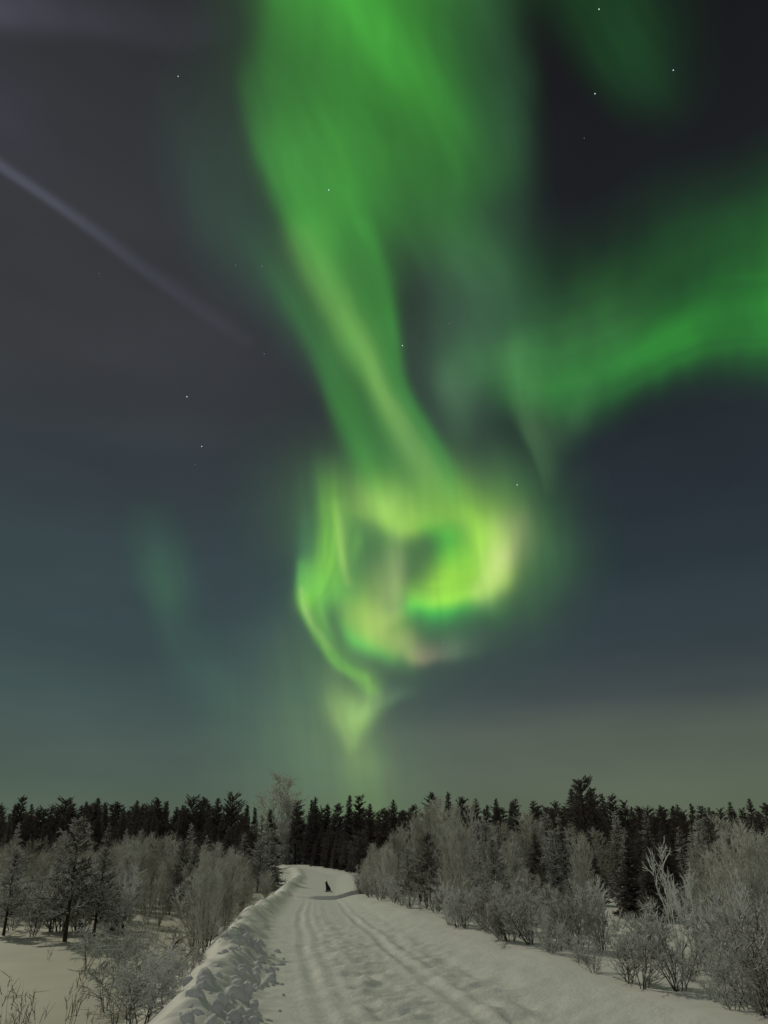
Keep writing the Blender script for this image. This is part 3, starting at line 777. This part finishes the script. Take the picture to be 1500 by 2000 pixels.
for u, v, k in SKYLINE:
    y = RNG.uniform(96, 108)
    if k == 'T': y = 66
    if 500 < u < 720: y = RNG.uniform(112, 124)
    x = bearing_x(u, y)
    h = height_to(v, x, y)
    if k == 'R': plant('round', x, y, h, 'big round-headed dark pine standing out on the left skyline', 'pine tree', SKYG, 0)
    elif k == 'L': plant('pine', x, y, h, 'shaggy dark pine leaning a little right, on the skyline past the road bend', 'pine tree', SKYG, 2).rotation_euler = (.04, .09, 1.2)
    elif k == 'T': plant('round', x, y, h, 'tallest dark pine of the right skyline, a broad bushy top', 'pine tree', SKYG, 1, squash=1.05)
    else:
        key = {'s': 'spruce', 'p': 'pine', 'r': 'round'}[k]
        plant(key, x, y, h, skyline_label(u, k), 'spruce tree' if k == 's' else 'pine tree', SKYG, squash=RNG.uniform(.95, 1.3))
# the ranks in front of and behind the skyline trees
def rank(n, u0, u1, y0, y1, v0, v1, keys, label, cat, group, squash=(.9, 1.25)):
    for i in range(n):
        u = u0 + (u1 - u0) * (i + RNG.uniform(-.1, 1.1)) / n
        for _ in range(40):
            y = RNG.uniform(y0, y1); x = bearing_x(u, y)
            if clear_of_road(x, y, 2.0, 1.0) or y > 124: break
        else: continue
        plant(RNG.choice(keys), x, y, height_to(RNG.uniform(v0, v1), x, y), label, cat, group, squash=RNG.uniform(*squash))
rank(46, -40, 490, 84, 100, 1582, 1622, ['spruce', 'spruce', 'pine', 'round'], 'dark conifer packed into the forest below the left skyline', 'conifer', 'dark conifers below the left skyline')
rank(32, -40, 500, 68, 82, 1622, 1655, ['spruce', 'round', 'pine'], 'short dark conifer in the front rank of the left forest', 'conifer', 'front rank of the left forest')
rank(34, 608, 860, 113, 126, 1580, 1625, ['spruce', 'spruce', 'round'], 'dark conifer in the dense wall of forest beyond the road bend', 'conifer', 'forest wall beyond the road bend', (1.1, 1.5))
rank(18, 612, 760, 110, 122, 1628, 1662, ['spruce', 'round'], 'low dark conifer at the foot of the forest beyond the road bend', 'conifer', 'low conifers beyond the road bend', (1.2, 1.7))
rank(38, 860, 1540, 76, 95, 1585, 1630, ['spruce', 'pine', 'round'], 'dark conifer packed into the forest below the right skyline', 'conifer', 'dark conifers below the right skyline')
rank(34, -40, 480, 102, 110, 1566, 1592, ['spruce', 'spruce', 'pine', 'round'], 'dark conifer filling the left skyline between its taller trees', 'conifer', 'conifers filling the left skyline', (1.0, 1.5))
rank(30, 870, 1540, 108, 116, 1568, 1592, ['spruce', 'spruce', 'pine', 'round'], 'dark conifer filling the right skyline between its taller trees', 'conifer', 'conifers filling the right skyline', (1.0, 1.5))
rank(14, -30, 500, 66, 80, 1600, 1640, ['frostspruce'], 'grey frosted spruce standing out against the dark left forest', 'spruce tree', 'frosted spruces before the left forest', (1.0, 1.3))
rank(12, 900, 1530, 62, 76, 1585, 1620, ['frostspruce'], 'grey frosted spruce standing out against the dark right forest', 'spruce tree', 'frosted spruces before the right forest', (1.0, 1.3))
# crown of the tallest pine is a close clump: two slim spruces press against it
for u, v, lab in [(1134, 1552, 'slim dark spruce pressed against the left side of the tallest pine'), (1170, 1538, 'slim dark spruce pressed against the right side of the tallest pine')]:
    plant('spruce', bearing_x(u, 64), 64, height_to(v, bearing_x(u, 64), 64), lab, 'spruce tree', SKYG)

# ---------------------------------------------------------------- around the road bend
bx = bearing_x(548, 128)
plant('tallbirch', bx, 128, height_to(1519, bx, 128), 'tall bare frosted birch rising above the skyline left of the road bend', 'birch tree', None, 0, squash=1.3)
for u, v, y, key, lab in [
    (506, 1590, 70, 'frostspruce', 'grey frosted spruce at the left foot of the tall bare birch'),
    (522, 1606, 63, 'frostspruce', 'grey frosted spruce in front of the tall bare birch trunk'),
    (566, 1580, 119, 'frostspruce', 'grey frosted spruce touching the right side of the tall bare birch'),
    (584, 1606, 121, 'frostspruce', 'brownish frosted spruce standing past the outside of the road bend'),
    (505, 1640, 60, 'frostpine', 'rusty brown frosted pine under the tall bare birch'),
    (530, 1650, 62, 'frostpine', 'small frosted pine left of the left end of the road bend'),
    (560, 1588, 126, 'frostspruce', 'frosted spruce standing right behind the tall bare birch'),
    (498, 1604, 69, 'frostspruce', 'broad frosted spruce on the left side of the tall birch group'),
    (480, 1625, 66, 'frostspruce', 'frosted spruce between the left forest and the tall bare birch')]:
    x = bearing_x(u, y)
    plant(key, x, y, height_to(v, x, y), lab, 'spruce tree' if key == 'frostspruce' else 'pine tree', 'frosted trees round the tall birch', squash=1.45)

for i, (u, v, y) in enumerate([(566, 1590, 123), (578, 1612, 120), (590, 1600, 122), (602, 1628, 119), (556, 1622, 125)]):
    x = bearing_x(u, y)
    plant('rimebirch', x, y, height_to(v, x, y), ['tallest', 'leaning', 'broad', 'rightmost', 'lowest'][i] + ' of the grey frosted birches clumped beyond the road bend under the tall bare birch', 'birch tree', 'frosted birches beyond the road bend', squash=1.15)
for i in range(16):
    y = 79 + 33 * (i + RNG.random() * .6) / 16
    x = float(road_right(y)) + RNG.uniform(.6, 1.6)
    if 750 + x / y * 1626 < 612: continue
    plant(RNG.choice(['spruce', 'round']), x, y, RNG.uniform(2.2, 4.5), 'small dark conifer on the outer edge of the road bend', 'conifer', 'small conifers round the road bend', squash=1.5)
# ---------------------------------------------------------------- left clearing
def profile(tab, u): return float(np.interp(u, [a for a, b in tab], [b for a, b in tab]))
LEFT_TOP = [(-60, 1652), (60, 1655), (160, 1648), (240, 1632), (320, 1645), (430, 1650), (480, 1675), (540, 1692), (570, 1706)]
for i in range(66):
    u = -50 + 560 * (i + RNG.uniform(-.4, 1.4)) / 66
    for _ in range(40):
        y = RNG.uniform(36, 60); x = bearing_x(u, y, 1720)
        if clear_of_road(x, y, 2.6): break
    else: continue
    plant('birch', x, y, height_to(profile(LEFT_TOP, u) + RNG.uniform(-12, 55), x, y), 'hoary grey birch in the thicket behind the left snow field', 'birch tree', 'birch thicket behind the left field', squash=RNG.uniform(.8, 1.1))
for u, y, v, key, var, lab in [
    (128, 25.0, 1596, 'frostpine', 0, 'tall frosted pine with a bare dark trunk at the edge of the left snow field'),
    (182, 25.8, 1655, 'frostpine', 1, 'shorter frosted pine with low dark boughs, right of the tall field pine'),
    (6, 27.0, 1655, 'frostpine', 2, 'dark frosted pine cut off by the left edge of the picture'),
    (62, 26.5, 1730, 'bush', 0, 'spreading yellowish bush between the two left field pines'),
    (238, 33.5, 1672, 'birch', 1, 'slim dark-stemmed birch alone in the middle of the left snow field'),
    (283, 31.0, 1690, 'birch', 0, 'birch throwing a short shadow across the left snow field'),
    (345, 36.0, 1640, 'frostpine', 3, 'frosted pine with a thick dark trunk behind the field birches'),
    (366, 37.5, 1650, 'frostpine', 1, 'frosted pine nearest the road among the field pines'),
    (404, 17.3, 1672, 'birch', 3, 'green-grey many-stemmed birch on the left bank, left of its twin'),
    (436, 17.8, 1690, 'birch', 5, 'green-grey many-stemmed birch on the left bank, right of its twin'),
    (385, 21.0, 1712, 'birch', 4, 'lower birch just behind the twin birches on the left bank'),
    (300, 11.6, 1832, 'laden', 0, 'low sapling bowed under hoarfrost beside the ploughed snow bank'),
    (262, 10.9, 1868, 'laden', 1, 'small frosted sapling at the edge of the open left field'),
    (338, 12.8, 1850, 'laden', 2, 'frosted sapling with drooping twigs on the left bank crest'),
    (318, 14.2, 1838, 'laden', 1, 'upright frosted sapling behind the bowed sapling on the left bank'),
    (365, 14.5, 1850, 'laden', 0, 'frosted sapling under the twin birches on the left bank'),
    (240, 21.0, 1800, 'laden', 0, 'frosted sapling casting a shadow in the middle of the left field'),
    (205, 24.0, 1800, 'laden', 2, 'low frosted sapling at the foot of the shorter field pine'),
    (282, 10.6, 1842, 'laden', 1, 'frosted sapling left of the bowed sapling, arching to the right'),
    (352, 11.9, 1868, 'laden', 2, 'low rime-white sapling right of the bowed sapling'),
    (322, 10.4, 1890, 'laden', 0, 'low frosted sapling in front of the bowed sapling'),
    (385, 13.6, 1862, 'laden', 1, 'frosted sapling on the bank just under the twin birches'),
    (270, 15.5, 1822, 'laden', 2, 'frosted sapling at the edge of the field shadow'),
    (350, 18.0, 1790, 'laden', 0, 'taller frosted sapling left of the twin birches'),
    (232, 12.5, 1880, 'laden', 2, 'small frosted sapling nearest the open left field'),
    (215, 28.0, 1745, 'frostpine', 2, 'small frosted pine behind the shorter field pine'),
    (95, 28.5, 1700, 'frostpine', 3, 'small frosted pine behind the tall field pine, to its left'),
    (305, 30.0, 1720, 'birch', 2, 'low bushy birch in the middle of the left field'),
    (40, 9.6, 1905, 'dry', 0, 'reddish dry shrub in the lower left corner of the field'),
    (12, 9.0, 1930, 'dry', 2, 'tuft of reddish stems at the lower left corner of the picture'),
    (75, 9.8, 1930, 'dry', 1, 'short reddish dry shrub right of the corner shrub'),
    (140, 10.2, 1880, 'dry', 2, 'thin dry stems standing alone in the open left field'),
    (101, 20.5, 1845, 'dry', 1, 'small dry tuft in the snow below the tall field pine'),
    (190, 9.7, 1950, 'dry', 0, 'sparse dry stems between field and frosted saplings')]:
    x = bearing_x(u, y, 1830 if y > 15 else 1950)
    cat = {'frostpine': 'pine tree', 'bush': 'bush', 'birch': 'birch tree', 'laden': 'sapling', 'dry': 'shrub'}[key]
    plant(key, x, y, height_to(v, x, y), lab, cat, None, var, squash={'frostpine': 1.15, 'birch': .72}.get(key, 1.0))
for i in range(9):
    u = RNG.uniform(170, 400); y = RNG.uniform(10.5, 19); x = bearing_x(u, y, 1880)
    if not clear_of_road(x, y, 1.7): continue
    plant(RNG.choice(['laden', 'dry', 'dry']), x, y, RNG.uniform(.45, 1.0), 'thin frosted twiggy sapling in the loose scrub between left field and bank', 'sapling', 'scrub saplings between left field and bank', squash=.9)
for i in range(20):
    u = -40 + 300 * (i + RNG.random()) / 20
    y = RNG.uniform(27.5, 35); x = bearing_x(u, y, 1800)
    plant('bush', x, y, RNG.uniform(1.1, 2.2), 'brown twiggy undergrowth bush behind the field pines on the left', 'bush', 'undergrowth behind the left field pines', squash=1.1)
for i in range(46):
    y = 19 + 50 * (i + RNG.random()) / 46
    x = float(road_left(y)) - RNG.uniform(1.9, 2.2 + .05 * y)
    u = 750 + x / y * 1640
    if u < 380 or u > 600: continue
    key = 'birch' if y > 27 else 'bush'
    plant(key, x, y, height_to(profile([(380, 1690), (470, 1690), (520, 1704), (600, 1712)], u) + RNG.uniform(-10, 30), x, y), 'brown twiggy bush lining the outside of the left snow bank', 'bush', 'bushes along the left snow bank')

# ---------------------------------------------------------------- right-hand thicket
RIGHT_TOP = [(680, 1702), (720, 1664), (760, 1642), (830, 1612), (880, 1574), (930, 1595), (960, 1605), (1010, 1645), (1100, 1690), (1500, 1640)]
for i in range(52):
    y = 19 + 43 * ((i + RNG.random()) / 52) ** 1.25
    x = float(road_right(y)) + RNG.uniform(.5, 2.2 + .06 * y)
    u = 750 + x / y * 1640
    if u > 1080: continue
    if RNG.random() < .36 and u > 780:
        plant('frostpine', x, y, height_to(profile(RIGHT_TOP, u) + RNG.uniform(-10, 40), x, y), 'young frosted pine among the birches along the right side of the road', 'pine tree', 'young pines right of the road', squash=1.0)
        continue
    plant('rimebirch', x, y, height_to(profile(RIGHT_TOP, u) + RNG.uniform(-18, 75), x, y), 'soft grey frosted birch in the row along the right side of the road', 'birch tree', 'frosted birches right of the road', squash=RNG.uniform(.75, .95))
for i in range(16):
    y = 24 + 32 * (i + RNG.random()) / 16
    x = float(road_right(y)) + RNG.uniform(.3, .9)
    plant('bush', x, y, RNG.uniform(.4, 1.5), 'low brown bush at the foot of the frosted birches on the right', 'bush', 'low bushes along the right roadside', squash=1.2)
for i in range(16):
    y = 44 + 22 * (i + RNG.random()) / 16
    x = float(road_right(y)) + RNG.uniform(.5, 2.6)
    plant('rimebirch', x, y, height_to(profile([(660, 1712), (690, 1700), (720, 1668), (770, 1640)], 750 + x / y * 1630) + RNG.uniform(-8, 22), x, y), 'low frosted birch hugging the right side of the road where it bends', 'birch tree', 'low birches right of the road bend', squash=1.0)
ux = bearing_x(878, 40)
plant('rimebirch', ux, 40, height_to(1566, ux, 40), 'tallest pale frosted birch above the row on the right, under the skyline', 'birch tree', None, 2, squash=.55)
MID_TOP = [(930, 1612), (1000, 1598), (1060, 1606), (1120, 1590), (1200, 1600), (1260, 1612), (1330, 1606), (1400, 1602), (1450, 1602), (1540, 1595)]
for i in range(58):
    u = 930 + 620 * (i + RNG.uniform(-.3, 1.3)) / 58
    y = RNG.uniform(28, 58); x = bearing_x(u, y)
    key = RNG.choice(['rimebirch', 'frostpine', 'frostpine', 'frostspruce', 'frostspruce', 'frostspruce', 'spruce'])
    if 1190 < u < 1320: key = RNG.choice(['spruce', 'frostspruce', 'pine', 'spruce'])
    nm, ct = {'rimebirch': ('grey bare birch', 'birch tree'), 'frostpine': ('brownish frosted pine', 'pine tree'), 'frostspruce': ('brownish frosted spruce', 'spruce tree'), 'spruce': ('dark spruce', 'spruce tree'), 'pine': ('dark pine', 'pine tree')}[key]
    plant(key, x, y, height_to(profile(MID_TOP, u) + RNG.uniform(-8, 38), x, y), nm + ' in the mixed wood between right skyline and roadside bushes', ct, nm + 's in the right mixed wood', squash=RNG.uniform(1.0, 1.3))
for u, y, v, lab in [(1225, 25, 1632, 'broad dark spruce left of the gap in the roadside bushes on the right'), (1262, 23.5, 1655, 'dark spruce filling the gap in the roadside bushes on the right'), (1296, 26, 1622, 'dark spruce right behind the tall bare frosted stalks')]:
    x = bearing_x(u, y)
    plant('spruce', x, y, height_to(v, x, y), lab, 'spruce tree', None, squash=1.5)
for u, y, v, key, lab in [
    (905, 22.0, 1740, 'bush', 'frosted roadside bush farthest up the right side, beside a fallen twig'),
    (958, 20.0, 1728, 'bush', 'frosted roadside bush, second up the right side'),
    (1010, 18.3, 1716, 'bush', 'frosted roadside bush under the mixed wood with a dark foot'),
    (1062, 17.0, 1735, 'bush', 'rounded frosted bush left of the bright spiky bush'),
    (1120, 16.0, 1722, 'bush', 'spiky bright hoarfrosted bush in front of the dark spruces'),
    (1172, 15.4, 1716, 'bush', 'bright hoarfrosted bush reaching out to the gap on the right'),
    (1150, 21.0, 1640, 'rimebirch', 'upright frosted birch behind the bright spiky bush'),
    (1222, 14.3, 1812, 'bush', 'low frosted bush below the gap with the dark spruces'),
    (1268, 13.8, 1830, 'bush', 'low twiggy bush at the snow edge below the bare stalks'),
    (1322, 14.6, 1648, 'stalk', 'tall bare stalks white with frost standing against the dark spruces'),
    (1290, 15.0, 1745, 'stalk', 'slanting bare frosted stalks left of the tall stalks'),
    (1372, 12.4, 1700, 'stalk', 'bare frosted stalks right of the tallest stalks, leaning to the road'),
    (1465, 11.4, 1690, 'stalk', 'pale frosted stalks against the tall right birches'),
    (1140, 15.2, 1705, 'stalk', 'forked frosted stalks sticking out of the bright spiky bush'),
    (1352, 13.2, 1765, 'bush', 'dense grey frosted bush right of the bare stalks'),
    (1400, 14.6, 1668, 'rimebirch', 'frosted birch behind the dense bushes near the right edge'),
    (1440, 13.0, 1630, 'rimebirch', 'tall leafless birch near the right edge of the picture'),
    (1492, 12.6, 1622, 'rimebirch', 'tall leafless birch cut by the right edge of the picture'),
    (1405, 11.8, 1800, 'bush', 'frosted bush at the snow edge below the tall right birches'),
    (1455, 11.6, 1745, 'bush', 'thick frosted bush in front of the tall right birches'),
    (1500, 11.0, 1770, 'bush', 'greenish frosted bush cut by the right edge of the picture'),
    (1350, 11.7, 1850, 'bush', 'low snowy bush on the snow shoulder right of the road'),
    (1440, 10.4, 1815, 'bush', 'low bush in the lower right corner of the picture'),
    (1500, 9.9, 1780, 'bush', 'bush filling the lower right corner against the frame'),
    (1420, 9.3, 1860, 'bush', 'thick frosted bush leaning over the shoulder in the lower right corner'),
    (1480, 8.9, 1840, 'bush', 'tangled frosted bush cut by the frame in the lower right corner'),
    (1310, 12.6, 1850, 'laden', 'small bowed twig bush at the snow edge on the right'),
    (1092, 15.4, 1800, 'laden', 'small bowed sapling at the foot of the spiky bush')]:
    x = max(bearing_x(u, y, 1900 if y < 13 else 1830), float(road_right(y)) + .25)
    cat = {'bush': 'bush', 'rimebirch': 'birch tree', 'stalk': 'bush', 'laden': 'sapling'}[key]
    plant(key, x, y, height_to(v, x, y), lab, cat, None, squash=1.15 if key == 'bush' else .85)
for i in range(18):
    y = 8.4 + 14.6 * ((i + RNG.random()) / 18) ** 1.2
    x = float(road_right(y)) + RNG.uniform(.05, .6)
    plant('bush', x, y, RNG.uniform(.3, 1.15), 'low frosted bush at the very edge of the road shoulder on the right', 'bush', 'low bushes edging the right shoulder', squash=1.35)
NEAR_TOP = [(940, 1700), (1000, 1700), (1120, 1700), (1220, 1800), (1300, 1770), (1360, 1690), (1420, 1660), (1560, 1630)]
for i in range(40):
    u = 930 + 640 * (i + RNG.random()) / 40
    y = RNG.uniform(14, 25); x = bearing_x(u, y, 1850)
    if x < road_right(y) + .7: x = float(road_right(y)) + RNG.uniform(.7, 2); u = 750 + x / y * 1640
    key = RNG.choice(['bush', 'bush', 'rimebirch', 'stalk', 'frostpine'])
    plant(key, x, y, height_to(profile(NEAR_TOP, u) + RNG.uniform(0, 60), x, y), {'bush': 'tangled frosted willow bush', 'rimebirch': 'young frosted birch', 'stalk': 'bare frosted willow with long stalks', 'frostpine': 'young frosted pine'}[key] + ' in the thick growth along the right verge', {'bush': 'bush', 'rimebirch': 'birch tree', 'stalk': 'bush', 'frostpine': 'pine tree'}[key], {'bush': 'willow bushes', 'rimebirch': 'young birches', 'stalk': 'long-stalked willows', 'frostpine': 'young pines'}[key] + ' in the right verge growth', squash=1.0)

# ---------------------------------------------------------------- clods of ploughed snow on the left bank
def clod_mesh(seed):
    rng = np.random.RandomState(seed)
    V, F = ICO_V.copy(), list(ICO_F)
    for _ in range(3):
        mid = {}; F2 = []; Vl = list(V)
        def m(a, b):
            k = (min(a, b), max(a, b))
            if k not in mid:
                p = (Vl[a] + Vl[b]) / 2; Vl.append(p / np.linalg.norm(p)); mid[k] = len(Vl) - 1
            return mid[k]
        for a, b, c in F:
            ab, bc, ca = m(a, b), m(b, c), m(c, a)
            F2 += [(a, ab, ca), (b, bc, ab), (c, ca, bc), (ab, bc, ca)]
        V, F = np.array(Vl), F2
    for k in range(2):
        n = unit(rng.normal(0, 1, 3)); c = rng.uniform(.78, .96)
        d = V @ n
        V -= np.maximum(d - c, 0)[:, None] * n * .8
    V *= (1 + .35 * fbm(V[:, 0] * 1.7 + seed * 3 + 9, V[:, 1] * 1.7 + V[:, 2] * 1.3 + 9, 300 + seed, 3))[:, None]
    V *= (1 + .16 * fbm(V[:, 0] * 5 + seed * 5 + 9, V[:, 1] * 5 + V[:, 2] * 4 + 9, 330 + seed, 2))[:, None]
    V *= rng.uniform(.7, 1.25, 3)
    me = mesh_from('snow_clod', V, F, smooth=True)
    me.materials.append(M_CLOD)
    return me
CLODS = [clod_mesh(i) for i in range(7)]
for i in range(250):
    y = 7.5 + 11 * RNG.random() ** 1.5
    L = RNG.gauss(-.55, .30)
    if L > .0 or L < -1.3: continue
    x = float(road_left(y)) + L
    r = .022 + .085 * RNG.random() ** 2 * (1 if RNG.random() < .9 else 1.5)
    o = bpy.data.objects.new('snow_clod', RNG.choice(CLODS))
    C.objects.link(o)
    o.location = (x, y, ground_z(x, y) + r * RNG.uniform(-.5, .1))
    o.rotation_euler = (RNG.uniform(0, 6), RNG.uniform(0, 6), RNG.uniform(0, 6))
    o.scale = (r, r, r * .85)
    tag(o, 'rounded clod of ploughed snow lying on the left road bank', 'snow clod', 'snow clods heaped on the left bank')

# ---------------------------------------------------------------- the black dog sitting in the road
def skin_body(name, joints, bones, mat, root=0):
    m = bpy.data.meshes.new(name)
    m.from_pydata([j[0] for j in joints], bones, [])
    o = bpy.data.objects.new(name, m)
    C.objects.link(o)
    sk = o.modifiers.new('skin', 'SKIN')
    for v, (p, r) in zip(m.skin_vertices[0].data, joints):
        v.radius = r if isinstance(r, tuple) else (r, r)
    m.skin_vertices[0].data[root].use_root = True
    ss = o.modifiers.new('subd', 'SUBSURF'); ss.levels = 2; ss.render_levels = 2
    bpy.context.view_layer.update()
    me = bpy.data.meshes.new_from_object(o.evaluated_get(bpy.context.evaluated_depsgraph_get()))
    bpy.data.objects.remove(o)
    me.name = name
    me.polygons.foreach_set('use_smooth', np.ones(len(me.polygons), bool))
    me.materials.clear(); me.materials.append(mat)
    b = bpy.data.objects.new(name, me)
    C.objects.link(b)
    return b
J = [((.13, 0, .135), .105), ((.07, 0, .26), .105), ((-.02, 0, .36), .105), ((-.07, 0, .46), .075), ((-.085, 0, .555), .070), ((-.155, 0, .545), .042), ((-.215, 0, .535), .030),
     ((-.075, .04, .60), .026), ((-.065, .052, .665), .012), ((-.075, -.04, .60), .026), ((-.065, -.052, .665), .012),
     ((-.06, .065, .30), .050), ((-.055, .068, .19), .034), ((-.075, .068, .06), .025), ((-.105, .068, .022), .026), ((-.145, .068, .018), .020),
     ((-.06, -.065, .30), .050), ((-.055, -.068, .19), .034), ((-.075, -.068, .06), .025), ((-.105, -.068, .022), .026), ((-.145, -.068, .018), .020),
     ((.11, .085, .15), .075), ((.01, .115, .16), .055), ((.09, .115, .07), .032), ((.04, .115, .024), .026), ((-.03, .115, .02), .022),
     ((.11, -.085, .15), .075), ((.01, -.115, .16), .055), ((.09, -.115, .07), .032), ((.04, -.115, .024), .026), ((-.03, -.115, .02), .022),
     ((.22, .02, .06), .032), ((.30, .05, .03), .026), ((.37, .10, .025), .016)]
BN = [(0, 1), (1, 2), (2, 3), (3, 4), (4, 5), (5, 6), (4, 7), (7, 8), (4, 9), (9, 10), (2, 11), (11, 12), (12, 13), (13, 14), (14, 15), (2, 16), (16, 17), (17, 18), (18, 19), (19, 20),
      (0, 21), (21, 22), (22, 23), (23, 24), (24, 25), (0, 26), (26, 27), (27, 28), (28, 29), (29, 30), (0, 31), (31, 32), (32, 33)]
dog = skin_body('dog', J, BN, M_DOG)
dx, dy = bearing_x(641, 53.5), 53.5
dog.location = (dx, dy, ground_z(dx, dy) - .005)
dog.rotation_euler = (0, 0, math.radians(28))
dog.scale = (.95, .95, .95)
tag(dog, 'small black dog sitting upright in the middle of the snowy road', 'dog')
print('PLANTED', COUNT)
